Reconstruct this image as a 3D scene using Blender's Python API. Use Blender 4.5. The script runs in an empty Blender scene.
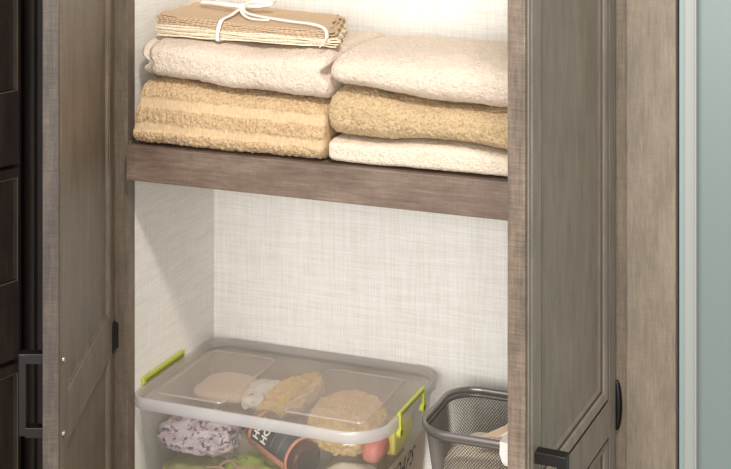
import bpy, bmesh, math, random
from mathutils import Vector, Matrix, noise
random.seed(7)
SC = bpy.context.scene
COL = SC.collection
PI = math.pi

# ---------------------------------------------------------------- materials
def lin(c):
    return tuple(((v/255)/12.92 if v/255 <= .04045 else ((v/255+.055)/1.055)**2.4) for v in c) + (1,)

def new_mat(name):
    m = bpy.data.materials.new(name); m.use_nodes = True
    nt = m.node_tree; b = nt.nodes['Principled BSDF']
    return m, nt, b

def simple(name, rgb, rough=.5, metal=0, spec=.5, coat=0):
    m, nt, b = new_mat(name)
    b.inputs['Base Color'].default_value = lin(rgb)
    b.inputs['Roughness'].default_value = rough
    b.inputs['Metallic'].default_value = metal
    b.inputs['Specular IOR Level'].default_value = spec
    b.inputs['Coat Weight'].default_value = coat
    return m

def N(nt, t, **kw):
    n = nt.nodes.new(t)
    for k, v in kw.items(): setattr(n, k, v)
    return n

def coords(nt, scale, obj=True):
    tc = N(nt, 'ShaderNodeTexCoord'); mp = N(nt, 'ShaderNodeMapping')
    mp.inputs['Scale'].default_value = scale
    nt.links.new(tc.outputs['Object'], mp.inputs['Vector'])
    return mp.outputs['Vector']

def noise_n(nt, scale, sc=1, detail=4, rough=.6):
    n = N(nt, 'ShaderNodeTexNoise'); n.inputs['Scale'].default_value = sc
    n.inputs['Detail'].default_value = detail; n.inputs['Roughness'].default_value = rough
    nt.links.new(coords(nt, scale), n.inputs['Vector'])
    return n.outputs['Fac']

def ramp(nt, fac, stops):
    r = N(nt, 'ShaderNodeValToRGB'); e = r.color_ramp.elements
    e[0].position, e[0].color = stops[0]
    e[1].position, e[1].color = stops[-1]
    for p, c in stops[1:-1]:
        x = e.new(p); x.color = c
    nt.links.new(fac, r.inputs['Fac'])
    return r.outputs['Color']

def mix(nt, a, b, fac, mode='MIX'):
    m = N(nt, 'ShaderNodeMix', data_type='RGBA', blend_type=mode)
    for s, v in ((m.inputs[6], a), (m.inputs[7], b), (m.inputs[0], fac)):
        if hasattr(v, 'links'): nt.links.new(v, s)
        else: s.default_value = v
    return m.outputs[2]

def bump(nt, b, h, strength, dist=.001):
    n = N(nt, 'ShaderNodeBump'); n.inputs['Strength'].default_value = strength
    n.inputs['Distance'].default_value = dist
    nt.links.new(h, n.inputs['Height']); nt.links.new(n.outputs['Normal'], b.inputs['Normal'])

def wood(name, dark, mid, light, axis='Z', rough=.5, cross=.35):
    """grey brown textured wood; grain runs along axis"""
    m, nt, b = new_mat(name)
    def sc(a, c):
        return {'Z': (a, a, c), 'X': (c, a, a), 'Y': (a, c, a)}[axis]
    g = noise_n(nt, sc(300, 16), 1, 6, .75)
    blot = noise_n(nt, sc(45, 14), 1, 6, .7)
    fine = noise_n(nt, sc(1500, 60), 1, 2, .6)
    cr = noise_n(nt, sc(45, 900), 1, 3, .7)
    c1 = ramp(nt, g, [(.3, lin(dark)), (.52, lin(mid)), (.72, lin(light))])
    c2 = ramp(nt, blot, [(.3, lin(dark)), (.5, lin(mid)), (.72, lin(light))])
    c = mix(nt, c1, c2, .55)
    w = ramp(nt, fine, [(.3, (.72, .72, .72, 1)), (.7, (1.2, 1.2, 1.2, 1))])
    c = mix(nt, c, w, .6, 'MULTIPLY')
    w2 = ramp(nt, cr, [(.35, (.62, .6, .58, 1)), (.6, (1.15, 1.15, 1.15, 1))])
    c = mix(nt, c, w2, cross, 'MULTIPLY')
    nt.links.new(c, b.inputs['Base Color'])
    b.inputs['Roughness'].default_value = rough
    bump(nt, b, g, .25, .0006)
    return m

def linen_lining(name, axes='XZ'):
    """woven linen look laminate"""
    m, nt, b = new_mat(name)
    h = (18, 18, 620); v = (620, 620, 16)
    a = noise_n(nt, h, 1, 3, .7); c = noise_n(nt, v, 1, 3, .7)
    ca = ramp(nt, a, [(.36, lin((222, 217, 206))), (.6, lin((246, 244, 240)))])
    cc = ramp(nt, c, [(.36, lin((224, 219, 208))), (.6, lin((246, 244, 240)))])
    nt.links.new(mix(nt, ca, cc, .5), b.inputs['Base Color'])
    b.inputs['Roughness'].default_value = .55
    return m

def terry(name, c0, c1, pile=1.0, scale=330, band=None):
    m, nt, b = new_mat(name)
    n1 = noise_n(nt, (scale, scale, scale), 1, 3, .7)
    n2 = noise_n(nt, (60, 60, 60), 1, 3, .6)
    c = mix(nt, ramp(nt, n1, [(.34, lin(c0)), (.52, lin(c1))]), ramp(nt, n2, [(.25, lin(c0)), (.5, lin(c1))]), .25)
    nt.links.new(c, b.inputs['Base Color'])
    b.inputs['Roughness'].default_value = .95
    b.inputs['Specular IOR Level'].default_value = .1
    b.inputs['Sheen Weight'].default_value = .12
    bump(nt, b, n1, 1, .0034*pile)
    return m

def woven(name, rgb, amt=.12):
    m, nt, b = new_mat(name)
    a = noise_n(nt, (900, 900, 120), 1, 2, .6)
    c = ramp(nt, a, [(.3, lin(tuple(v*(1-amt) for v in rgb))), (.7, lin(tuple(min(255, v*(1+amt*.4)) for v in rgb)))])
    nt.links.new(c, b.inputs['Base Color'])
    b.inputs['Roughness'].default_value = .85
    b.inputs['Specular IOR Level'].default_value = .15
    bump(nt, b, a, .25, .0004)
    return m

def printed(name, base, inks, scale=160):
    m, nt, b = new_mat(name)
    c = lin(base)
    for i, (ink, th) in enumerate(inks):
        f = noise_n(nt, (scale*(1+.4*i), scale*(.7+.3*i), scale*1.3), 1, 3, .6)
        k = ramp(nt, f, [(th, (0, 0, 0, 1)), (th+.05, (1, 1, 1, 1))])
        c = mix(nt, c, lin(ink), k)
    nt.links.new(c, b.inputs['Base Color'])
    b.inputs['Roughness'].default_value = .8
    return m

def plastic(name, rgb, transp, gloss_rough=.25, trans_col=(1, 1, 1, 1), gloss=.06):
    """cloudy translucent plastic"""
    m, nt, b = new_mat(name)
    nt.nodes.remove(b)
    out = nt.nodes['Material Output']
    tr = N(nt, 'ShaderNodeBsdfTransparent'); tr.inputs['Color'].default_value = trans_col
    df = N(nt, 'ShaderNodeBsdfDiffuse'); df.inputs['Color'].default_value = lin(rgb)
    tl = N(nt, 'ShaderNodeBsdfTranslucent'); tl.inputs['Color'].default_value = lin(rgb)
    gl = N(nt, 'ShaderNodeBsdfGlossy'); gl.inputs['Roughness'].default_value = gloss_rough
    a = N(nt, 'ShaderNodeMixShader'); a.inputs[0].default_value = .4
    nt.links.new(df.outputs[0], a.inputs[1]); nt.links.new(tl.outputs[0], a.inputs[2])
    c = N(nt, 'ShaderNodeMixShader'); c.inputs[0].default_value = transp
    nt.links.new(a.outputs[0], c.inputs[1]); nt.links.new(tr.outputs[0], c.inputs[2])
    d = N(nt, 'ShaderNodeMixShader'); d.inputs[0].default_value = gloss
    nt.links.new(c.outputs[0], d.inputs[1]); nt.links.new(gl.outputs[0], d.inputs[2])
    nt.links.new(d.outputs[0], out.inputs['Surface'])
    return m

W_D, W_M, W_L = (84, 74, 63), (115, 102, 88), (140, 126, 110)
M_wood = wood('cabinet wood', W_D, W_M, W_L, 'Z')
M_door = wood('door wood', (100, 92, 81), (126, 118, 106), (146, 138, 125), 'Z', .42, .12)
M_edge = wood('cabinet wood end grain', (70, 60, 52), (112, 97, 83), (145, 129, 112), 'Z', .6, .7)
M_edge_shade = wood('shaded door edge wood', (48, 42, 37), (76, 67, 59), (104, 93, 82), 'Z', .6, .7)  # darker copy of the edge wood: shade on left door's edge put into colour
M_nose = wood('shelf edge wood', (86, 71, 61), (118, 99, 86), (154, 136, 121), 'X', .5, .25)
M_shelf = wood('shelf wood', W_D, W_M, W_L, 'X')
M_filler = wood('filler wood', (100, 90, 77), (124, 112, 97), (145, 132, 115), 'Z', .5, .2)
M_lining = linen_lining('linen lining')
M_dark = wood('espresso wood', (34, 27, 24), (52, 43, 38), (72, 61, 54), 'Z', .4, .2)
M_darkbody = wood('espresso wood body', (20, 16, 14), (32, 26, 23), (42, 35, 31), 'Z', .5, .2)
M_groove = simple('umber groove', (62, 52, 44), .55)  # darker brown for the groove and step faces of the door mouldings
M_black = simple('oil rubbed bronze', (28, 26, 25), .38, .4)
M_hinge = simple('black hinge', (22, 21, 21), .4, .3)
M_steel = simple('screw steel', (200, 196, 190), .22, 1)
M_gun = simple('gunmetal wire', (112, 106, 100), .4, .5)
M_rim = simple('gunmetal rim', (138, 133, 130), .3, .6)
M_cream = terry('cream terry', (212, 192, 170), (236, 219, 201))
M_ivory = terry('ivory terry', (216, 196, 170), (240, 225, 205))
M_tan = terry('tan terry', (168, 138, 96), (218, 191, 150), 1.3)
M_gold = terry('gold terry', (168, 132, 90), (223, 192, 150), 1.4)
M_goldflat = woven('gold woven border', (212, 184, 146))
M_napt = woven('tan linen', (203, 176, 146))
M_napc = woven('cream linen', (242, 226, 200))
M_ribbon = simple('satin ribbon', (246, 242, 236), .35)
M_lid = plastic('cloudy lid plastic', (240, 226, 214), .80, .22)
M_plate = plastic('cloudy lid insert plastic', (240, 228, 220), .80, .2)
M_bead = plastic('lid bead plastic', (246, 238, 232), .66, .15)
M_rimp = plastic('lid rim plastic', (240, 238, 238), .44, .25)
M_box = plastic('clear box plastic', (232, 226, 218), .91, .15)
M_green = simple('lime plastic', (184, 188, 72), .35)
M_greend = simple('lime plastic groove', (108, 114, 30), .5)
M_label = plastic('sticker film', (222, 208, 190), .25, .5)
M_ink = simple('marker ink', (14, 13, 13), .6)
M_teal = simple('frosted pale green glass', (114, 127, 124), .3, 0, .4, 0)
M_white = simple('white enamel frame', (150, 153, 151), .4)
M_aqua = simple('pale aqua seal', (140, 160, 160), .4)
M_wall = simple('wall paint', (205, 200, 190), .9)
M_floor = wood('floor board wood', (96, 84, 72), (130, 116, 100), (150, 136, 120), 'Y')

# ---------------------------------------------------------------- mesh helpers
ORG = {}
def thing(name, loc, label, cat, group=None, kind=None):
    o = bpy.data.objects.new(name, None); COL.objects.link(o)
    o.location = loc; o.empty_display_size = .03
    ORG[o] = Vector(loc)
    tag(o, label, cat, group, kind)
    return o

def tag(o, label=None, cat=None, group=None, kind=None):
    if label: o['label'] = label
    if cat: o['category'] = cat
    if group: o['group'] = group
    if kind: o['kind'] = kind
    return o

def obj(name, bm, mats, parent=None, smooth=False, origin=None):
    """world-space bmesh -> one linked mesh object (child origin sits on the thing's base)"""
    org = ORG[parent] if parent else Vector(origin if origin else (0, 0, 0))
    bmesh.ops.recalc_face_normals(bm, faces=bm.faces)
    for v in bm.verts: v.co -= org
    me = bpy.data.meshes.new(name); bm.to_mesh(me); bm.free()
    o = bpy.data.objects.new(name, me); COL.objects.link(o)
    for m in (mats if isinstance(mats, (list, tuple)) else [mats]): me.materials.append(m)
    if smooth:
        for p in me.polygons: p.use_smooth = True
    if parent: o.parent = parent
    else: o.location = org
    ORG[o] = org
    return o

def struct(name, bm, m):
    o = obj(name, bm, m); o['kind'] = 'structure'; return o

def box(bm, x0, x1, y0, y1, z0, z1, bev=0, mat=0, M=None):
    co = [(x, y, z) for x in (x0, x1) for y in (y0, y1) for z in (z0, z1)]
    vs = [bm.verts.new(c) for c in co]
    fs = [(0, 1, 3, 2), (4, 6, 7, 5), (0, 4, 5, 1), (2, 3, 7, 6), (0, 2, 6, 4), (1, 5, 7, 3)]
    F = [bm.faces.new([vs[i] for i in f]) for f in fs]
    for f in F: f.material_index = mat
    geo = vs
    if bev:
        es = list({e for f in F for e in f.edges})
        r = bmesh.ops.bevel(bm, geom=es, offset=bev, segments=2, affect='EDGES', profile=.6)
        geo = list({v for f in r['faces'] for v in f.verts} | {v for v in vs if v.is_valid})
        for f in r['faces']: f.material_index = mat
    if M: bmesh.ops.transform(bm, matrix=M, verts=[v for v in geo if v.is_valid])
    return geo

def boxo(x0, x1, y0, y1, z0, z1, bev=0):
    bm = bmesh.new(); box(bm, x0, x1, y0, y1, z0, z1, bev); return bm

def tube(bm, pts, r, seg=10, closed=False, flat=1.0, up=Vector((0, 0, 1))):
    """tube through pts; r number or list; flat squashes along the 'up' side"""
    pts = [Vector(p) for p in pts]; n = len(pts); rings = []
    for i, p in enumerate(pts):
        if closed: t = pts[(i+1) % n]-pts[i-1]
        else: t = pts[min(i+1, n-1)]-pts[max(i-1, 0)]
        t.normalize()
        s = t.cross(up)
        if s.length < 1e-3: s = t.cross(Vector((0, 1, 0)))
        s.normalize(); u = s.cross(t)
        rr = r[i] if isinstance(r, (list, tuple)) else r
        rings.append([bm.verts.new(p+s*math.cos(a)*rr+u*math.sin(a)*rr*flat) for a in [2*PI*k/seg for k in range(seg)]])
    for i in range(n if closed else n-1):
        a, b = rings[i], rings[(i+1) % n]
        for k in range(seg): bm.faces.new((a[k], a[(k+1) % seg], b[(k+1) % seg], b[k]))
    if not closed:
        bm.faces.new(rings[0][::-1]); bm.faces.new(rings[-1])

def spline(ctrl, n=8):
    """Catmull-Rom"""
    P = [Vector(c) for c in ctrl]; P = [P[0]*2-P[1]]+P+[P[-1]*2-P[-2]]; out = []
    for i in range(1, len(P)-2):
        for k in range(n):
            t = k/n
            out.append(.5*((2*P[i])+(P[i+1]-P[i-1])*t+(2*P[i-1]-5*P[i]+4*P[i+1]-P[i+2])*t*t+(3*P[i]-P[i-1]-3*P[i+1]+P[i+2])*t**3))
    out.append(P[-2]); return out

def rrect(x0, x1, y0, y1, r, n=8):
    pts = []
    R4 = r if isinstance(r, (list, tuple)) else [r]*4
    for q, a0 in enumerate((0, 90, 180, 270)):
        r = R4[q]; cx = x1-r if q in (0, 3) else x0+r; cy = y1-r if q < 2 else y0+r
        for k in range(n+1):
            a = math.radians(a0+90*k/n); pts.append((cx+r*math.cos(a), cy+r*math.sin(a)))
    return pts

def loft(bm, loops, cap0=True, cap1=True, mat=0):
    R = [[bm.verts.new(p) for p in l] for l in loops]; n = len(R[0])
    for a, b in zip(R, R[1:]):
        for k in range(n):
            f = bm.faces.new((a[k], a[(k+1) % n], b[(k+1) % n], b[k])); f.material_index = mat
    if cap0: bm.faces.new(R[0][::-1]).material_index = mat
    if cap1: bm.faces.new(R[-1]).material_index = mat

def fbm(p, f):
    return noise.noise(p*f)

# ---------------------------------------------------------------- soft goods
def even(ring, n):
    d = [0.0]; P = ring+[ring[0]]
    for a, b in zip(P, P[1:]): d.append(d[-1]+(b-a).length)
    if d[-1] < 1e-6: return [ring[0].copy() for _ in range(n)]
    out = []; j = 0
    for i in range(n):
        q = d[-1]*i/n
        while d[j+1] < q: j += 1
        w_ = d[j+1]-d[j]
        out.append(P[j].lerp(P[j+1], (q-d[j])/w_ if w_ > 0 else 0))
    return out

def towel(x0, x1, y0, y1, zb, zt, pile=.0012, lump=.003, seed=0, nx=190, nv=210, pw=3.6, endpow=9, pz=3.2, warp=None, frontbulge=0.0, band=None):
    """folded towel: rounded cross section swept along X. zb, zt: functions of (x, v) with v = 0 front .. 1 back."""
    bm = bmesh.new(); rings = []
    off = Vector((seed*7.1, seed*3.3, seed*1.7))
    L = x1-x0
    def cosp(a, p): c = math.cos(a); return math.copysign(abs(c)**(2/p), c)
    def sinp(a, p): s = math.sin(a); return math.copysign(abs(s)**(2/p), s)
    for i in range(nx+1):
        t = -1+2*i/nx
        t = math.copysign(1-(1-abs(t))**1.25, t)
        e = max(0.0, 1-abs(t)**(endpow*2.4))**(1/3) if abs(t) < 1 else 0
        ez = e; ey = .82+.18*e if abs(t) < 1 else 0
        ring = []
        for k in range(480):
            a = 2*PI*k/480
            c, s = cosp(a, pw), sinp(a, pz)
            v = .5+.5*c*ey
            y = y0+(y1-y0)*v
            x = x0+L*(t+1)/2
            b_, t_ = zb(x, v), zt(x, v)
            z = (b_+t_)/2+(t_-b_)/2*s*max(ez, .02)
            # ends pull in where the layers turn over
            p = Vector((x, y, z))
            ring.append(p)
        rings.append(even(ring, nv))
    V = []
    for ring in rings:
        row = []
        cen = sum(ring, Vector())/len(ring)
        for k, p in enumerate(ring):
            nrm = (p-cen); nrm.x *= .3; nrm.y *= .25
            if nrm.length > 1e-6: nrm.normalize()
            q = p+off
            am = pile
            if band: am = pile*band(p)
            d = lump*.8*fbm(q, 22)+lump*.22*fbm(q, 75)+am*(.8*fbm(q, 210)+.8*fbm(q, 330))
            p2 = p+nrm*d
            if warp: p2 = warp(p2)
            row.append(bm.verts.new(p2))
        V.append(row)
    for a, b in zip(V, V[1:]):
        for k in range(nv): bm.faces.new((a[k], a[(k+1) % nv], b[(k+1) % nv], b[k]))
    bm.faces.new(V[0][::-1]); bm.faces.new(V[-1])
    return bm

def blob(c, r, p=2.6, lump=.004, freq=45, seed=0, pile=0, nu=56, nv=36, rot=0, crease=0):
    bm = bmesh.new(); rows = []
    R = Matrix.Rotation(rot, 3, 'Z'); off = Vector((seed*5.3, seed*2.9, seed))
    def pw(v, q): return math.copysign(abs(v)**(2/q), v)
    for j in range(1, nv):
        ph = -PI/2+PI*j/nv; row = []
        for i in range(nu):
            th = 2*PI*i/nu
            d = Vector((pw(math.cos(ph), p)*pw(math.cos(th), p), pw(math.cos(ph), p)*pw(math.sin(th), p), pw(math.sin(ph), 2.2)))
            q = Vector((d.x*r[0], d.y*r[1], d.z*r[2]))
            n = d.normalized()
            q2 = q+n*(lump*fbm(q+off, freq)+pile*(fbm(q+off, 260)+fbm(q+off, 500)))
            if crease: q2 += n*crease*(-abs(fbm(q*1.0+off*2, freq*1.6)))
            row.append(bm.verts.new(Vector(c)+R @ q2))
        rows.append(row)
    bot = bm.verts.new(Vector(c)-Vector((0, 0, r[2]))); top = bm.verts.new(Vector(c)+Vector((0, 0, r[2])))
    for a, b in zip(rows, rows[1:]):
        for k in range(nu): bm.faces.new((a[k], a[(k+1) % nu], b[(k+1) % nu], b[k]))
    for k in range(nu):
        bm.faces.new((rows[0][(k+1) % nu], rows[0][k], bot)); bm.faces.new((rows[-1][k], rows[-1][(k+1) % nu], top))
    return bm

def text_bm(body, size, shear=0, extrude=.0, bold=0):
    cu = bpy.data.curves.new('txt', 'FONT'); cu.body = body; cu.size = size; cu.shear = shear
    cu.extrude = extrude; cu.offset = bold; cu.align_x = 'LEFT'; cu.resolution_u = 3
    o = bpy.data.objects.new('txt', cu); COL.objects.link(o)
    bpy.context.view_layer.update()
    dg = bpy.context.evaluated_depsgraph_get()
    me = bpy.data.meshes.new_from_object(o.evaluated_get(dg))
    bpy.data.objects.remove(o); bpy.data.curves.remove(cu)
    bm = bmesh.new(); bm.from_mesh(me); bpy.data.meshes.remove(me)
    return bm

# ---------------------------------------------------------------- the setting
XL, XR = -.9668, -.385           # inner faces of the cabinet sides
YB = .228                        # inner face of the cabinet back
ZF, ZS, ZT = .575, 1.023, 1.66   # top of bottom board, towel shelf, next shelf
bm = boxo(-3, 1.6, -3.2, .30, -.05, 0); struct('floor', bm, M_floor)
bm = boxo(-3, -.36, .25, .35, 0, 2.5); struct('wall_back', bm, M_wall)

# ---------------------------------------------------------------- linen cabinet
cab = thing('linen_cabinet', (-.67, .1, 0), 'open grey-brown wooden linen cabinet with pale linen-textured lining, shelf and two swung-out doors', 'cabinet')
obj('side_panel', boxo(XL-.019, XL, .0185, YB+.018, 0, 2.02), M_lining, cab)
obj('side_panel', boxo(XR, XR+.019, .0185, YB+.018, 0, 2.02), M_lining, cab)
obj('back_panel', boxo(XL, XR, YB, YB+.018, 0, 2.02), M_lining, cab)
obj('face_stile', boxo(XL-.036, XL+.0005, 0, .018, 0, 2.02, .001), M_wood, cab)
obj('face_stile', boxo(XR-.0005, -.3535, 0, .018, 0, 2.02, .001), M_wood, cab)
bm = bmesh.new()
box(bm, -.3535, -.3010, -.012, YB+.018, 0, 2.02, .0015)
obj('filler_panel', bm, M_filler, cab)
obj('bottom_board', boxo(XL, XR, .0, YB, ZF-.02, ZF), M_lining, cab)
obj('base_panel', boxo(XL, XR, .004, .022, 0, ZF-.02), M_wood, cab)
obj('shelf', boxo(XL, XR, .004, YB, ZS-.02, ZS), M_shelf, cab)
obj('shelf_edge', boxo(XL+.0085, XR-.0005, -.0165, .0035, ZS-.0415, ZS+.0005, .0012), M_nose, cab)
obj('shelf', boxo(XL, XR, .004, YB, ZT-.02, ZT), M_shelf, cab)
obj('top_board', boxo(XL, XR, .0, YB, 2.0, 2.02), M_shelf, cab)

def door_bm(L, t, z0, z1, rails, stile=.028, bev=.018, dep=.0072, ibev=.004, idep=.0050, FS=.044):
    """local: u 0 (hinge) .. L, w 0 (outer face) .. t (inner face). rails = z spans that are solid"""
    bm = bmesh.new()
    def b(u0, u1, a, c, w0=0, w1=t, mat=0): box(bm, u0, u1, w0, w1, a, c, .0008, mat)
    b(0, stile, z0, z1)
    # free stile with a routed double bead on its outer edge
    b(L-FS, L-.0165, z0, z1)
    b(L-.0165, L-.0140, z0, z1, .0045, t)
    b(L-.0140, L-.0080, z0, z1, .0006, t)
    b(L-.0080, L-.0050, z0, z1, .0055, t)
    b(L-.0050, L, z0, z1, .0014, t, 1)
    for a, c in rails: b(stile, L-FS, a, c)
    for f in bm.faces:
        c = f.calc_center_median()
        if c.x > L-.0006: f.material_index = 1
        elif .0036 < c.y < .0064 and c.x > L-.0167: f.material_index = 2
    sp = sorted(rails); U0, U1 = stile, L-FS
    for (a, c), (a2, c2) in zip(sp, sp[1:]):
        Z0, Z1 = c, a2
        # sunk centre panel, sloping moulding on the outside, small step inside
        box(bm, U0, U1, dep, t-idep, Z0, Z1)
        for w0, w1, bw in ((0.0004, dep, bev), (t-.0004, t-idep, ibev)):
            o = [(U0, Z0), (U1, Z0), (U1, Z1), (U0, Z1)]
            i = [(U0+bw, Z0+bw), (U1-bw, Z0+bw), (U1-bw, Z1-bw), (U0+bw, Z1-bw)]
            def rect(k, w): return [(p[0], w, p[1]) for p in k]
            prof = [(0, 0), (.02, .40), (.12, .40), (.16, .06), (.62, .24), (.72, .46), (.75, .80), (1, 1)]
            lo = [rect([(o[j][0]+(i[j][0]-o[j][0])*a_, o[j][1]+(i[j][1]-o[j][1])*a_) for j in range(4)], w0+(w1-w0)*b_) for a_, b_ in prof]
            loft(bm, lo, False, False)
            if w0 < .001:
                bm.faces.ensure_lookup_table(); nf = len(bm.faces)-4*(len(lo)-1)
                for q in (0, 2, 5): 
                    for f in bm.faces[nf+4*q:nf+4*q+4]: f.material_index = 2
    return bm

def place_door(name, hinge, ang, L, t, flip, rails, mats, parent):
    """ang: direction of the door from its hinge, in the floor plane; flip: +1 puts the outer face on the left of that direction"""
    d = Vector((math.cos(ang), math.sin(ang), 0)); w = Vector((-d.y, d.x, 0))*flip
    M = Matrix(((d.x, w.x, 0, hinge[0]), (d.y, w.y, 0, hinge[1]), (0, 0, 1, 0), (0, 0, 0, 1)))
    bm = door_bm(L, t, .10, 1.97, rails)
    bmesh.ops.transform(bm, matrix=M, verts=bm.verts)
    return obj(name, bm, mats, parent), M

RAILS = [(.10, .145), (.771, .8085), (1.93, 1.97)]
Ld, td = .308, .018
ANG_L = .1105
# right door: outer face seen; hinge line at X=-.366
angR = math.atan2(-.308, -.011)
dR, MR = place_door('door', (-.366, -.004), angR, Ld, td, -1, RAILS, [M_door, M_edge, M_groove], cab)
angL = math.atan2(-.2935, ANG_L)
# left door: inner face seen; inner plane starts at X=-.982
dl = Vector((math.cos(angL), math.sin(angL))); 
wl = Vector((-dl.y, dl.x))          # to the left of the direction = +X side = inner side
hx, hy = -.9825-wl.x*td, -.004-wl.y*td
RAILSL = [(.10, .145), (.771, .8195), (1.93, 1.97)]
dL, ML = place_door('door', (hx, hy), angL, Ld, td, 1, RAILSL, [M_wood, M_edge_shade, M_groove], cab)

def T(bm, M): bmesh.ops.transform(bm, matrix=M, verts=bm.verts); return bm
# pull on the outer face of each door
def pull(M, parent, zt, L):
    bm = bmesh.new()
    u = L-.0290
    box(bm, u-.0065, u+.0065, -.029, -.0205, zt-.0762-.0045, zt+.0045, .0012)
    for z in (zt, zt-.0762): box(bm, u-.0065, u+.0065, -.0222, .002, z-.0060, z+.0045, .0006)
    obj('handle', T(bm, M), M_black, parent)
pull(MR, dR, .851, Ld); pull(ML, dL, .864, Ld)
def screw(M, parent, u, z, t):
    bm = bmesh.new()
    for r0, r1, w0, w1 in ((.0042, .0040, t-.0005, t+.0008), (.0040, .0022, t+.0008, t+.0018)):
        lo = [[(u+r*math.cos(a), w, z+r*math.sin(a)) for a in [2*PI*k/16 for k in range(16)]] for r, w in ((r0, w0), (r1, w1))]
        loft(bm, lo)
    box(bm, u-.0021, u+.0021, t+.0014, t+.0021, z-.0003, z+.0003)
    obj('screw', T(bm, M), M_steel, parent, True)
screw(ML, dL, Ld-.0200, .864, td); screw(ML, dL, Ld-.0200, .788, td)
def hinge(M, parent, z0, z1, inner, bulge):
    bm = bmesh.new()
    if inner:
        box(bm, .002, .014, td-.001, td+.0025, z0, z1, .001)
        pts = [(.0015, td+.0025, z0+.003), (.0015, td+.0025, z1-.003)]
        tube(bm, pts, .003, 10)
        for z in (z0+.009, z1-.009): box(bm, .006, .009, td+.002, td+.0035, z-.0015, z+.0015, .0005)
    else:
        n = 14; pts = []; rr = []
        for k in range(n+1):
            f = k/n; pts.append((-.0005, -.0005-bulge*math.sin(PI*f)**.6*.35, z0+(z1-z0)*f)); rr.append(.0018+.0022*math.sin(PI*f)**.6)
        tube(bm, pts, rr, 12, up=Vector((0, 1, 0)))
    obj('hinge', T(bm, M), M_hinge, parent, not inner)
hinge(ML, dL, .771, .806, True, 0); hinge(ML, dL, 1.70, 1.74, True, 0)
hinge(MR, dR, .768, .820, False, .006); hinge(MR, dR, 1.70, 1.75, False, .006)

# ---------------------------------------------------------------- dark cabinet at the left
dk = thing('drawer_cabinet', (-1.35, -.1, 0), 'dark espresso wooden cabinet in shade at the left edge, beyond the open door', 'cabinet')
dd = Vector((-.242, -.970, 0)).normalized(); ww = Vector((dd.y, -dd.x, 0))   # ww points into the cabinet (-X side)
MD = Matrix(((dd.x, ww.x, 0, -1.121), (dd.y, ww.y, 0, 0), (0, 0, 1, 0), (0, 0, 0, 1)))
bm = bmesh.new(); box(bm, 0, .5, .022, .30, 0, 2.02); box(bm, -.004, -.0003, .0015, .30, 0, 2.02); obj('body', T(bm, MD), M_darkbody, dk)
def dark_front(z0, z1, low):
    bm = bmesh.new(); L = .44
    for u0, u1, a, c in ((0, .0035, z0, z1), (L-.05, L, z0, z1), (.0035, L-.05, z0, low), (.0035, L-.05, z1-.012, z1)):
        box(bm, u0, u1, 0, .021, a, c, .0006)
    box(bm, .0035, L-.05, .006, .021, low, z1-.012)
    b = 0.0014
    U0, U1, Z0, Z1 = .0035, L-.05, low, z1-.012
    e = .0009
    loft(bm, [[(U0, -.0004, Z0), (U1, -.0004, Z0), (U1, -.0004, Z1), (U0, -.0004, Z1)],
              [(U0+e, -.0002, Z0+e), (U1-e, -.0002, Z0+e), (U1-e, -.0002, Z1-e), (U0+e, -.0002, Z1-e)]], False, False, 1)
    loft(bm, [[(U0+e, -.0002, Z0+e), (U1-e, -.0002, Z0+e), (U1-e, -.0002, Z1-e), (U0+e, -.0002, Z1-e)],
              [(U0+b, .006, Z0+b), (U1-b, .006, Z0+b), (U1-b, .006, Z1-b), (U0+b, .006, Z1-b)]], False, False, 0)
    obj('drawer_front', T(bm, MD), [M_dark, simple('espresso bead highlight', (112, 100, 90), .35)], dk)  # thin lip coloured lighter, a painted highlight line
dark_front(.984, 1.95, 1.075); dark_front(.741, .979, .838); dark_front(.10, .735, .15)
# dark upright between the two cabinets, with its metal ring
up = thing('side_upright', (-1.05, .05, 0), 'near-black wooden upright between the dark cabinet and the open left door', 'panel')
obj('board', boxo(-1.160, -1.004, .03, .07, 0, 2.02), M_darkbody, up)
obj('board_edge', boxo(-1.119, -1.1145, .022, .0301, 0, 2.02), M_darkbody, up)
# ---------------------------------------------------------------- glass screen at the right
gs = thing('shower_screen', (-.1, .04, 0), 'frosted pale green glass panel in a slim white upright frame, right of the cabinet', 'screen')
obj('seal_strip', boxo(-.2998, -.2938, .0, .03, 0, 2.1, .001), M_aqua, gs)
bm = bmesh.new()
box(bm, -.2938, -.2808, -.006, .034, 0, 2.1, .001); box(bm, -.2822, -.2800, -.010, .034, 0, 2.1, .0008); box(bm, -.2938, -.2925, -.008, .034, 0, 2.1, .0004)
obj('frame_post', bm, M_white, gs)
obj('glass_panel', boxo(-.2800, .60, .006, .016, 0, 2.1), M_teal, gs)

# ---------------------------------------------------------------- towels
def lerp(a, b, t): return a+(b-a)*max(0, min(1, t))
# right stack
RX0, RX1 = -.697, -.403
def tR(x): return (x-RX0)/(RX1-RX0)
zA = lambda x, v: ZS+.0010
zA1 = lambda x, v: ZS+lerp(.0310, .0300, tR(x))+.003*math.sin(x*31)
zB1 = lambda x, v: ZS+lerp(.0840, .0675, tR(x))+.0025*math.sin(x*27+1)
zC1 = lambda x, v: ZS+lerp(.1260, .1225, tR(x))+.0015*math.sin(x*24+2)+.003*math.sin(PI*min(1, v*1.1))
G = 'folded bath towels on the shelf'
def tt(name, bm, m, label, group=G, smooth=True):
    o = obj(name, bm, m, None, smooth, (0, 0, 0)); tag(o, label, 'towel', group)
    return recenter(o)
def recenter(o):
    me = o.data; xs = [v.co for v in me.vertices]
    c = Vector((sum(v.x for v in xs)/len(xs), sum(v.y for v in xs)/len(xs), min(v.z for v in xs)))
    # keep texture space stable: only shift the origin
    for v in me.vertices: v.co -= c
    o.location = o.location+c
    return o
def endwarpR(p):
    # left end: rounded fold with a soft dimple
    return p
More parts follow.
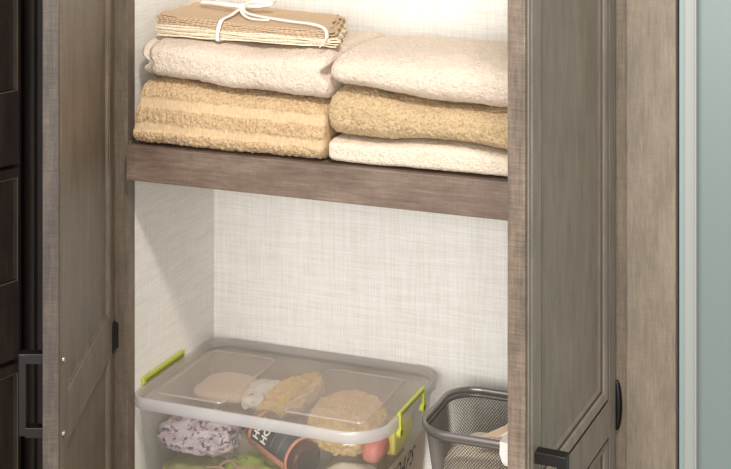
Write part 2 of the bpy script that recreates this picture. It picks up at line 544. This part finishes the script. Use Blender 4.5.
tt('folded_towel', towel(RX0-.002, RX1, -.0125, .196, zA, zA1, seed=1, pile=.0009, lump=.0018, pz=6, endpow=20, pw=5), M_ivory, 'ivory folded towel, bottom of the right-hand stack on the shelf')
tt('folded_towel', towel(RX0-.003, RX1, -.0125, .192, zA1, zB1, seed=2, pile=.0022, lump=.003, pz=3.6, pw=4.5, endpow=12), M_tan, 'tan-gold terry towel in the middle of the right-hand stack')
tt('folded_towel', towel(RX0-.001, RX1, -.011, .194, zB1, zC1, seed=3, pile=.0011, lump=.003, pz=2.8, pw=4), M_cream, 'cream folded towel on top of the right-hand stack')
# left stack
LX0, LX1 = -.9560, -.7005
def tL(x): return (x-LX0)/(LX1-LX0)
gz0 = lambda x, v: ZS+.0010
gz1 = lambda x, v: ZS+lerp(.0800, .0660, tL(x))-.006*math.sin(PI*tL(x))*0+.002*math.sin(x*40)
cz1 = lambda x, v: ZS+lerp(.1240, .1230, tL(x))+.0025*math.sin(x*33)
BANDS = [(-1, .0190, 1), (.0190, .0300, 0), (.0300, .0470, 1), (.0470, .0600, 0), (.0600, 9, 1)]
def bandfn(p):
    if p.y > .10: return 1
    z = (p.z-ZS)*(1+.10*max(0, tL(p.x)))+.0012*fbm(Vector((p.x, 0, 3.3)), 60)
    for a, b, k in BANDS:
        if a <= z < b: return k
    return 1
def gwarp(p):
    # front slopes back towards the left end; woven bands sit a little deeper than the pile
    t = tL(p.x)
    p = p.copy()
    h = (p.z-ZS)/.075
    if t < .1: p.x += .012*h*(1-t/.1)
    if p.y < .05: p.y += .010*h*h
    if bandfn(p) and p.y < .08: p.y -= .0016
    return p
bm = towel(LX0, LX1, -.0145, .195, gz0, gz1, seed=4, pile=.0022, lump=.002, warp=gwarp, nv=240, nx=200, pw=7, pz=7, endpow=22, band=lambda p: .12+.88*bandfn(p))
for f in bm.faces:
    c = f.calc_center_median(); f.material_index = 0 if bandfn(c) else 1
tt('folded_towel', bm, [M_gold, M_goldflat], 'golden towel with smooth woven border stripes, bottom of the left-hand stack')
def cwarp(p):
    t = tL(p.x); p = p.copy()
    zm = (p.z-ZS-.076)/.046     # 0..1 up the towel
    if t < .16:                 # rolled, two-lobed end
        k = (1-t/.16)
        p.x += k*(.013*math.exp(-((zm-.50)/.13)**2)+.006*math.exp(-((zm-.02)/.2)**2))
        g = math.exp(-((t-.075)/.022)**2)
        p.y += .010*g*(1 if p.y < .09 else 0); p.z -= .003*g*(zm-.3)
        if t < .07: p.y += .02*(1-t/.07)
    if t > .90:
        k = (t-.90)/.10
        p.x -= k*.010*math.exp(-((zm-.55)/.16)**2)
    return p
tt('folded_towel', towel(LX0+.001, -.6975, -.010, .197, gz1, cz1, seed=5, pile=.0009, lump=.0035, warp=cwarp, pw=5, pz=3.6, endpow=14), M_cream, 'cream terry towel in the left-hand stack, under the tied napkins')

# tied napkins
NX0, NX1 = -.9370, -.6960
def tN(x): return max(0, min(1, (x-NX0)/(NX1-NX0)))
def nap_top(x):   # height of the bundle above the towel
    t = tN(x); return lerp(.0285, .0185, t**.8)
def nz(frac, sd):
    def f(x, v):
        t = tN(x)
        return ZS+.1275+nap_top(x)*frac+.0009*math.sin(x*60+sd)*(1 if 0 < frac < 1 else .4)-.002*(1-abs(2*t-1))*frac
    return f
NAPS = [(0, .20, M_napc, 'cream folded napkin, bottom of the ribbon-tied bundle'),
        (.20, .38, M_napc, 'cream folded napkin, second from the bottom of the tied bundle'),
        (.38, .56, M_napc, 'cream folded napkin in the middle of the tied bundle'),
        (.56, .72, M_napt, 'tan folded napkin second from the top of the tied bundle'),
        (.72, 1.0, M_napt, 'tan folded napkin with scalloped edge on top of the tied bundle')]
def napkin(a, b, i):
    """a cloth folded over: two or three thin layers joined at the left, swept in depth"""
    za, zb_ = nz(a, i*1.7), nz(b, (i+1)*1.7)
    bm = bmesh.new(); nx, ny = 90, 26
    layers = 2 if i < 4 else 3; vrows = []
    dx0 = random.uniform(-.002, .003); dx1 = random.uniform(-.005, .003); dy = random.uniform(-.003, .003)
    if i == 4: dx1 = -.004; dx0 = -.002
    Y0, Y1 = .022+dy, .170+dy*.5
    for l in range(layers):
        f0, f1 = l/layers, (l+.80)/layers
        x0 = NX0+dx0+.0015*l; x1 = NX1+dx1-.003*l*(1 if i != 4 else 1.5)
        grid = []
        for s in (0, 1):
            g = []
            for j in range(ny+1):
                row = []
                for k in range(nx+1):
                    tx, ty = k/nx, j/ny
                    x = x0+(x1-.050*ty-x0)*tx; y = Y0+(Y1-Y0)*ty+.0007*math.sin(x*1500)*(1 if ty == 0 and i in (3, 4) else .25)+l*.0008*(1-2*ty)
                    x += .0016*math.sin(y*170+i*2+l)
                    # right end crumples down and forward
                    fr = f0 if s == 0 else f1
                    z = za(x, ty)+(zb_(x, ty)-za(x, ty))*fr
                    z += .0007*noise.noise(Vector((x*45, y*45, i*3+l)))
                    if tx > .90: z += .0022*math.sin((tx-.9)*50+l*2+y*60)*(tx-.9)*8*.5
                    z -= .0030*max(0, ty-.7)/.3
                    row.append(bm.verts.new((x, y, z)))
                g.append(row)
            grid.append(g)
        lo, hi = grid
        for j in range(ny):
            for k in range(nx):
                bm.faces.new((lo[j][k], lo[j+1][k], lo[j+1][k+1], lo[j][k+1]))
                bm.faces.new((hi[j][k], hi[j][k+1], hi[j+1][k+1], hi[j+1][k]))
        for k in range(nx):
            bm.faces.new((lo[0][k], lo[0][k+1], hi[0][k+1], hi[0][k])); bm.faces.new((lo[ny][k+1], lo[ny][k], hi[ny][k], hi[ny][k+1]))
        for j in range(ny):
            bm.faces.new((lo[j+1][0], lo[j][0], hi[j][0], hi[j+1][0])); bm.faces.new((lo[j][nx], lo[j+1][nx], hi[j+1][nx], hi[j][nx]))
    return bm
for i, (a, b, m, lab) in enumerate(NAPS):
    o = obj('folded_napkin', napkin(a, b, i), m, None, False, (0, 0, 0)); tag(o, lab, 'napkin', 'napkins tied in a bundle on the towels'); recenter(o)

rb = thing('ribbon', (-.845, .1, ZS+.1275), 'narrow white ribbon tied in a bow around the napkin bundle', 'ribbon')
def strip(pts, w, th=.0009, side=Vector((1, 0, 0)), wf=None):
    bm = bmesh.new(); loops = []
    P = [Vector(p) for p in pts]
    for i, p in enumerate(P):
        t = (P[min(i+1, len(P)-1)]-P[max(i-1, 0)]).normalized()
        s = (side-t*side.dot(t)).normalized(); n = t.cross(s)
        ww_ = w*(wf(i/(len(P)-1)) if wf else 1)
        loops.append([p-s*ww_/2-n*th/2, p+s*ww_/2-n*th/2, p+s*ww_/2+n*th/2, p-s*ww_/2+n*th/2])
    loft(bm, loops); return bm
xb = -.850
z0 = ZS+.1265; zt_ = ZS+.1275+nap_top(xb)
path = [(xb-.004, .045, z0-.0005), (xb-.003, .019, z0), (xb-.003, .0165, z0+.008), (xb-.001, .0165, zt_-.008), (xb+.002, .0195, zt_+.0005), (xb-.001, .050, zt_+.002), (xb-.008, .092, zt_+.004), (xb-.012, .16, zt_+.001), (xb-.012, .178, zt_-.012)]
obj('band', strip(spline(path, 8), .0052), M_ribbon, rb, True)
kx, ky, kz = xb-.008, .092, zt_+.0045
obj('knot', blob((kx, ky, kz+.002), (.006, .005, .004), 2.4, .001, 90, 2, nu=24, nv=14), M_ribbon, rb, True)
def loop_pts(dx, dy, h):
    return spline([(kx, ky, kz+.002), (kx+dx*.45, ky+dy*.45-.008, kz+h), (kx+dx, ky+dy, kz+h*.7), (kx+dx*.85, ky+dy+.012, kz+h*.35), (kx+dx*.35, ky+dy*.5+.008, kz+.001), (kx, ky+.002, kz+.002)], 7)
obj('bow_loop', strip(loop_pts(-.058, .004, .006), .006, side=Vector((.1, 1, .5))), M_ribbon, rb, True)
obj('bow_loop', strip(loop_pts(.036, .012, .010), .006, side=Vector((.1, 1, .5))), M_ribbon, rb, True)
def napz(x, y): return nz(1, 8.5)(x, 0)+.0015
tail = [(kx, ky, kz+.002), (kx+.02, ky-.018, napz(kx+.02, 0)+.001), (-.775, .052, napz(-.775, 0)+.0015), (-.742, .040, napz(-.742, 0)+.002), (-.719, .026, napz(-.719, 0)+.001), (-.7085, .0125, napz(-.71, 0)-.005), (-.7100, .009, ZS+.136), (-.7160, .009, ZS+.129)]
obj('tail', strip(spline(tail, 8), .0040, side=Vector((.35, 1, .5))), M_ribbon, rb, True)
tail2 = [(kx, ky, kz+.002), (kx+.012, ky-.022, napz(kx, 0)+.001), (kx+.035, .046, napz(kx+.03, 0)+.001), (kx+.058, .050, napz(kx+.05, 0)+.001)]
obj('tail', strip(spline(tail2, 8), .0040, side=Vector((.2, 1, .2))), M_ribbon, rb, True)

# ---------------------------------------------------------------- storage box
BX0, BX1, BY0, BY1, LZ = -.9662, -.6385, -.001, .2255, .7165
sb = thing('storage_box', ((BX0+BX1)/2, .105, ZF), 'cloudy clear plastic storage box with lid and lime green latches on the cabinet bottom', 'storage box')
def ring_at(x0, x1, y0, y1, r, z): return [(x, y, z) for x, y in rrect(x0, x1, y0, y1, r)]
def rr(ins, z): return ring_at(BX0+ins, BX1-ins, BY0+ins, BY1-ins, [max(R-ins, .006) for R in (.036, .034, .024, .052)], z)
bm = bmesh.new()
w = .0016
loft(bm, [rr(.019, ZF+.001), rr(.016, ZF+.004), rr(.007, LZ-.030), rr(.006, LZ-.024), rr(.006, LZ-.009),
          rr(.006+w, LZ-.009), rr(.006+w, LZ-.024), rr(.007+w, LZ-.030), rr(.016+w, ZF+.004+w), rr(.019+w, ZF+.001+w)])
obj('body', bm, M_box, sb, True)
bm = bmesh.new()
# lid: flat top with rolled rim hanging down round the box
loft(bm, [rr(.0042, LZ-.0024), rr(.0026, LZ-.0024), rr(.0020, LZ-.0004), rr(.0042, LZ)], True, True)
lid = obj('lid', bm, M_lid, sb)
bm = bmesh.new()
prof = [(.0026, -.0010), (.0012, -.0014), (.0002, -.0030), (0, -.0060), (.0001, -.0145), (.0012, -.0153), (.0022, -.0145), (.0026, -.0060)]
L_ = [rr(i, LZ+z) for i, z in prof]
loft(bm, L_+[L_[0]], False, False)
bmesh.ops.remove_doubles(bm, verts=bm.verts, dist=1e-6)
obj('rim', bm, M_rimp, lid, True)
def insert(cs):
    bm = bmesh.new(); cx = sum(c[0] for c in cs)/4; cy = sum(c[1] for c in cs)/4
    x0, x1 = min(c[0] for c in cs), max(c[0] for c in cs); y0, y1 = min(c[1] for c in cs), max(c[1] for c in cs)
    f = lambda i, z: ring_at(x0+i, x1-i, y0+i, y1-i, .008, z)
    loft(bm, [f(0, LZ-.0004), f(.0004, LZ+.0016), f(.0014, LZ+.0018)], False, False, 1)
    loft(bm, [f(.0014, LZ+.0018), f(.0022, LZ+.0014)], False, True)
    obj('insert_panel', bm, [M_plate, M_bead], lid)
insert([(-.938, .017), (-.846, .172)]*2)
insert([(-.772, .024), (-.668, .168)]*2)
def latch(M, up_):
    """local: x along the box edge 0..1 -> metres, y outward, z up"""
    bm = bmesh.new(); n = .086
    box(bm, 0, n, -.0012, .0030, .0004, .0052, .0008)
    box(bm, .005, n-.005, .0029, .0034, .0012, .0024, 0, 1)
    for x in (0, n-.006):
        box(bm, x, x+.006, .0004, .0034, -.0170, .002, .0008)
        c = [[(x+.001+r*math.cos(a), y, -.0185+r*math.sin(a)) for a in [2*PI*k/20 for k in range(20)]] for r, y in ((.0055, -.001), (.0055, .0042), (.0036, .0042))]
        loft(bm, c, True, False)
        c = [[(x+.001+.0036*math.cos(a), y, -.0185+.0036*math.sin(a)) for a in [2*PI*k/20 for k in range(20)]] for y in (.0042, .0015)]
        loft(bm, c, False, True, 1)
    obj('latch', T(bm, M), [M_green, M_greend], sb)
latch(Matrix(((0, 1, 0, BX1-.0004), (1, 0, 0, .062), (0, 0, 1, LZ-.001), (0, 0, 0, 1))), 0)
bm = bmesh.new()
box(bm, BX0+.0005, BX0+.0042, .033, .137, LZ+.001, LZ+.0095, .0008); box(bm, BX0+.003, BX0+.0050, .037, .133, LZ+.003, LZ+.0055, 0, 1)
box(bm, BX0-.0003, BX0+.002, .033, .040, LZ-.016, LZ+.004, .0004); box(bm, BX0-.0003, BX0+.002, .130, .137, LZ-.016, LZ+.004, .0004)
obj('latch', bm, [M_green, M_greend], sb)
# label on the right wall; the wall leans in towards its foot
def wx(z): return BX1-.007-(LZ-.030-z)*(.009/(LZ-.030-ZF-.004))
bm = bmesh.new()
za, zb_ = .602, .6570
loft(bm, [[(wx(z)+.0003+d, y, z) for y, z in ((.030, za), (.182, za), (.182, zb_), (.030, zb_))] for d in (0, .0004)])
lb = obj('sticker', bm, M_label, sb)
bm = text_bm('SOAPS', .029, .5, .0, -.0001)
slope = .009/(LZ-.030-ZF-.004)
for v in bm.verts:
    x, y = v.co.x, v.co.y; v.co = Vector((wx(.6300+y)+.0008, .056+x*.98, .6295+y))
bmesh.ops.transform(bm, matrix=Matrix.Identity(4), verts=bm.verts)
obj('handwriting', bm, M_ink, lb)
# small mould mark on the lid
# ---------------------------------------------------------------- things in the box
def item(name, bm, m, label, cat, group=None, smooth=True):
    o = obj(name, bm, m, None, smooth, (0, 0, 0)); tag(o, label, cat, group); return recenter(o)
Mp = printed('lilac print cloth', (206, 190, 198), [((96, 84, 104), .55), ((232, 208, 184), .60)], 120)
item('cloth_pouch', blob((-.901, .066, .655), (.0540, .045, .0215), 2.6, .006, 40, 3, rot=.05, crease=.016), Mp, 'lilac-grey patterned cloth pouch at the left in the storage box', 'pouch')
Mg = printed('green print cloth', (172, 188, 80), [((86, 104, 40), .62)], 150)
item('cloth_bundle', blob((-.905, .075, .603), (.044, .055, .023), 3.0, .005, 60, 5, rot=.1, crease=.005), simple('olive cloth', (150, 150, 96), .9), 'olive cloth under the patterned pouch in the storage box', 'cloth')
gb = thing('green_pouch', (-.82, .06, ZF+.006), 'lime green patterned pouch tied with brown twine, low in the storage box', 'pouch')
obj('bag', blob((-.812, .062, .610), (.056, .048, .030), 3.0, .007, 60, 6, rot=0, crease=.006), Mg, gb, True)
bm = bmesh.new()
tube(bm, spline([(-.853, .012, .637), (-.845, .014, .647), (-.835, .016, .651), (-.825, .014, .645), (-.833, .012, .639), (-.846, .012, .643), (-.866, .012, .640)], 8), .0016, 8)
tube(bm, spline([(-.853, .012, .637), (-.836, .012, .641), (-.815, .012, .648), (-.795, .016, .646), (-.780, .018, .640)], 8), .0016, 8)
obj('twine', bm, simple('brown twine', (150, 124, 104), .9), gb, True)
Mf = terry('sponge fibre', (214, 166, 98), (252, 218, 148), 1.5, 300)
def sponge(c, r, label, sd, rot): item('bath_sponge', blob(c, r, 2.2, .005, 60, sd, .0030, 130, 90, rot), Mf, label, 'sponge', 'golden sponges in the storage box')
sponge((-.812, .142, .685), (.022, .066, .018), 'long golden bath sponge under the middle of the storage box lid', 11, -.15)
sponge((-.724, .108, .679), (.046, .060, .027), 'rounded fuzzy golden bath sponge near the front right of the storage box', 12, .1)
Mw = printed('printed film', (226, 222, 214), [((190, 92, 84), .63), ((92, 104, 112), .62)], 140)
item('printed_packet', blob((-.853, .140, .682), (.022, .040, .012), 3.5, .004, 60, 21, rot=.2, crease=.004), Mw, 'white packet with red and grey print under the storage box lid', 'packet')
item('beige_packet', blob((-.905, .145, .682), (.036, .036, .010), 4, .003, 60, 22), simple('beige film', (214, 186, 160), .5), 'beige packet beneath the left insert of the storage box lid', 'packet')
item('cloth_roll', blob((-.86, .13, .630), (.07, .05, .035), 3, .005, 50, 27), simple('taupe cloth', (150, 138, 122), .9), 'taupe cloth folded deep at the back of the storage box', 'cloth')
item('pink_packet', blob((-.672, .074, .670), (.013, .022, .014), 3, .002, 60, 23), simple('coral film', (214, 126, 116), .5), 'coral pink packet by the right wall of the storage box', 'packet')
item('yellow_packet', blob((-.664, .124, .668), (.010, .032, .016), 9, .0006, 60, 24), simple('yellow film', (226, 216, 96), .5), 'yellow packet by the right wall of the storage box', 'packet')
Mwg = printed('white green print', (226, 224, 210), [((70, 122, 104), .61), ((196, 160, 130), .66)], 150)
item('wrapped_soap', blob((-.696, .050, .630), (.034, .034, .020), 3.5, .003, 60, 25, rot=.2), Mwg, 'white soap wrap with green print at the front right of the storage box', 'soap')
item('paper_bundle', blob((-.71, .14, .610), (.045, .050, .030), 4, .003, 60, 26), simple('kraft paper', (168, 146, 116), .9), 'brown paper bundle deep behind the soap in the storage box', 'parcel')

# bottle lying with its foot towards the front
B, Tt = Vector((-.742, .034, .6570)), Vector((-.828, .074, .6740))
ax = (Tt-B).normalized(); Lb = .116
toCam = (Vector((0, -1.638, 1.45))-B).normalized()
fz = (toCam-ax*toCam.dot(ax)).normalized(); fx = ax.cross(fz)*1.0
MB_ = Matrix(((fx.x, fz.x, ax.x, B.x), (fx.y, fz.y, ax.y, B.y), (fx.z, fz.z, ax.z, B.z), (0, 0, 0, 1)))
bt = thing('bottle', B-Vector((0, 0, .022)), 'dark bottle with black label and copper trim lying in the storage box', 'bottle')
def lathe(prof, M, n=40):
    bm = bmesh.new(); loft(bm, [[(r*math.cos(2*PI*k/n), r*math.sin(2*PI*k/n), z) for k in range(n)] for r, z in prof]); return T(bm, M)
R_ = .0225
obj('glass', lathe([(.012, .0), (.019, .0), (R_-.0008, .003), (R_-.0003, .010), (R_-.0003, .088), (R_-.004, .096), (.012, .102), (.0095, .106)], MB_), simple('brown glass', (74, 40, 34), .2), bt, True)
obj('cap', lathe([(.0105, .105), (.0110, .106), (.0110, .116), (.0095, .1175)], MB_), M_ink, bt, True)
obj('foot', lathe([(.010, -.0022), (.0150, -.0022), (.0162, .0004)], MB_), simple('black glass foot', (30, 32, 36), .4), bt, True)
obj('copper_band', lathe([(R_-.0002, .0135), (R_+.0003, .0137), (R_+.0003, .0175), (R_-.0002, .0177)], MB_), simple('copper foil', (226, 152, 124), .4), bt, True)
def arc_patch(a0, a1, z0, z1, r, th=.0002):
    bm = bmesh.new(); n = 40
    lo = [[((r+d)*math.sin(a), (r+d)*math.cos(a), z) for d, z in ((0, z0), (th, z0), (th, z1), (0, z1))] for a in [a0+(a1-a0)*k/n for k in range(n+1)]]
    loft(bm, lo); return T(bm, MB_)
obj('label', arc_patch(-1.5, 1.5, .0178, .086, R_), simple('black label', (38, 44, 50), .5), bt, True)
Mc = printed('copper pattern', (206, 134, 108), [((120, 70, 56), .58)], 500)
obj('label_border', arc_patch(-1.5, -.85, .0178, .0862, R_+.0003), Mc, bt, True)
obj('label_border', arc_patch(-.86, 1.5, .0805, .0862, R_+.0003), Mc, bt, True)
def wrap_text(s, size, a0, z, mat, bold=.00065):
    bm = text_bm(s, size, 0, 0, bold)
    bmesh.ops.subdivide_edges(bm, edges=bm.edges[:], cuts=1)
    for v in bm.verts:
        a = a0+v.co.x/R_; rr_ = R_+.0008; v.co = Vector((rr_*math.sin(a), rr_*math.cos(a), z+v.co.y))
    obj('lettering', T(bm, MB_), mat, bt)
Mi = simple('label white', (240, 234, 226), .5)
wrap_text('HOP', .0130, -.66, .0670, Mi, .0005); wrap_text('HOPS', .0130, -.66, .0530, Mi, .0005)
obj('label_rule', arc_patch(-.55, .3, .0435, .0440, R_+.0004), simple('label grey', (150, 150, 150), .5), bt)
obj('label_rule', arc_patch(-.55, .3, .0300, .0306, R_+.0004), simple('label tan', (170, 150, 110), .5), bt)

# ---------------------------------------------------------------- wire basket
KX0, KX1, KY0, KY1, KZ = -.6120, -.425, .046, .188, .7105
bk = thing('wire_basket', ((KX0+KX1)/2, .115, ZF), 'dark metal mesh basket with rolled rim beside the storage box', 'basket')
def ploop(ins, r): return rrect(KX0+ins, KX1-ins, KY0+ins, KY1-ins, r, 10)
def resample(loop, n):
    P = [Vector((x, y, 0)) for x, y in loop]; P.append(P[0]); d = [0]
    for a, b in zip(P, P[1:]): d.append(d[-1]+(b-a).length)
    out = []; j = 0
    for i in range(n):
        s = d[-1]*i/n
        while d[j+1] < s: j += 1
        t = (s-d[j])/(d[j+1]-d[j]) if d[j+1] > d[j] else 0
        out.append(P[j].lerp(P[j+1], t))
    return out
def mesh_wall():
    NP, NR = 150, 62
    top, bot = resample(ploop(.002, .036), NP*2), resample(ploop(.018, .028), NP*2)
    bm = bmesh.new(); V = {}
    def v(i, j):
        i %= NP*2
        if (i, j) not in V:
            f = j/NR; p = bot[i].lerp(top[i], f); p.z = ZF+.003+(KZ-ZF-.005)*f
            V[(i, j)] = bm.verts.new(p)
        return V[(i, j)]
    for j in range(0, NR-1):
        for i in range(NP*2):
            if (i+j) % 2 == 0 and 0 < j < NR: bm.faces.new((v(i, j-1), v(i+1, j), v(i, j+1), v(i-1, j)))
    return bm
o = obj('mesh_wall', mesh_wall(), M_gun, bk)
wm = o.modifiers.new('wire', 'WIREFRAME'); wm.thickness = .0011; wm.use_even_offset = False; wm.use_replace = True
obj('base_plate', (lambda b: (loft(b, [[(x, y, z) for x, y in ploop(.018, .028)] for z in (ZF+.001, ZF+.004)]), b)[1])(bmesh.new()), M_gun, bk)
bm = bmesh.new(); tube(bm, [(x, y, KZ) for x, y in ploop(0, .038)], .0031, 12, True, flat=1.3); 
obj('rim', bm, M_rim, bk, True)
bm = bmesh.new(); tube(bm, [(x, y, KZ-.006) for x, y in ploop(.0022, .036)], .0018, 8, True, flat=1.4)
obj('rim_bead', bm, M_gun, bk, True)
item('washcloth', blob((-.530, .105, .655), (.062, .050, .032), 2.8, .003, 40, 31, .0006), M_ivory, 'ivory rolled washcloth inside the mesh basket', 'cloth')
item('cloth_bag', blob((-.520, .115, .605), (.070, .050, .025), 3, .003, 40, 32), simple('grey beige cloth', (176, 160, 138), .9), 'grey-beige cloth bag at the bottom of the mesh basket', 'bag')
pk = thing('paper_wrap', (-.50, .08, .69), 'peach paper corner with a white tag poking over the basket rim', 'paper')
bm = bmesh.new()
loft(bm, [[(-.541, .062, .706), (-.541, .064, .706), (-.541, .064, .7065), (-.541, .062, .7065)],
          [(-.515, .060, .712), (-.515, .085, .712), (-.515, .085, .716), (-.515, .060, .7135)],
          [(-.495, .056, .715), (-.495, .105, .714), (-.495, .105, .740), (-.495, .062, .727)],
          [(-.470, .056, .715), (-.470, .115, .714), (-.470, .115, .752), (-.470, .062, .741)]])
obj('sheet', bm, simple('peach paper', (232, 206, 178), .7), pk)
bm = bmesh.new()
loft(bm, [[(x, y, z) for x, y in ((x0, .0375-b), (x1, .0375-b), (x1, .0350-b), (x0, .0350-b))] for x0, x1, z, b in ((-.5065, -.470, .7165, 0), (-.5070, -.470, .7045, .0012), (-.5035, -.470, .6955, .0018), (-.501, -.470, .692, .0008))])
box(bm, -.5075, -.470, .0350, .058, .7150, .7175, .0005)
obj('tag', bm, simple('white paper', (240, 236, 232), .6), pk)

# ---------------------------------------------------------------- light
w_ = bpy.data.worlds.new('room light'); SC.world = w_; w_.use_nodes = True
bg = w_.node_tree.nodes['Background']; bg.inputs[0].default_value = (1.0, .965, .92, 1); bg.inputs[1].default_value = .84
def area(name, loc, target, sx, sy, power, col):
    l = bpy.data.lights.new(name, 'AREA'); l.shape = 'RECTANGLE'; l.size = sx; l.size_y = sy; l.energy = power; l.color = col
    o = bpy.data.objects.new(name, l); COL.objects.link(o); o.location = loc
    o.rotation_euler = (Vector(target)-Vector(loc)).to_track_quat('-Z', 'Y').to_euler(); return o
area('ceiling_light', (-.15, -1.05, 2.45), (-.7, .1, .9), .16, .16, 21, (1, .95, .88))
area('fill_light', (-.2, -3.0, 1.35), (-.67, 0, .9), 1.8, 1.5, 66, (1, .98, .96))  # unseen fill lamp, added in front to brighten the compartments

# ---------------------------------------------------------------- camera
cd = bpy.data.cameras.new('camera'); cam = bpy.data.objects.new('camera', cd); COL.objects.link(cam)
cam.location = (0, -1.638, 1.45); cam.rotation_euler = (PI/2, 0, .3806)
cd.sensor_width = 36; cd.lens = 36*1550/731; cd.shift_y = -(234.5+210)/731; cd.clip_start = .02
SC.camera = cam
vs = SC.view_settings
vs.view_transform = 'Standard'; vs.look = 'None'; vs.gamma = 1; vs.exposure = .16; vs.use_curve_mapping = False
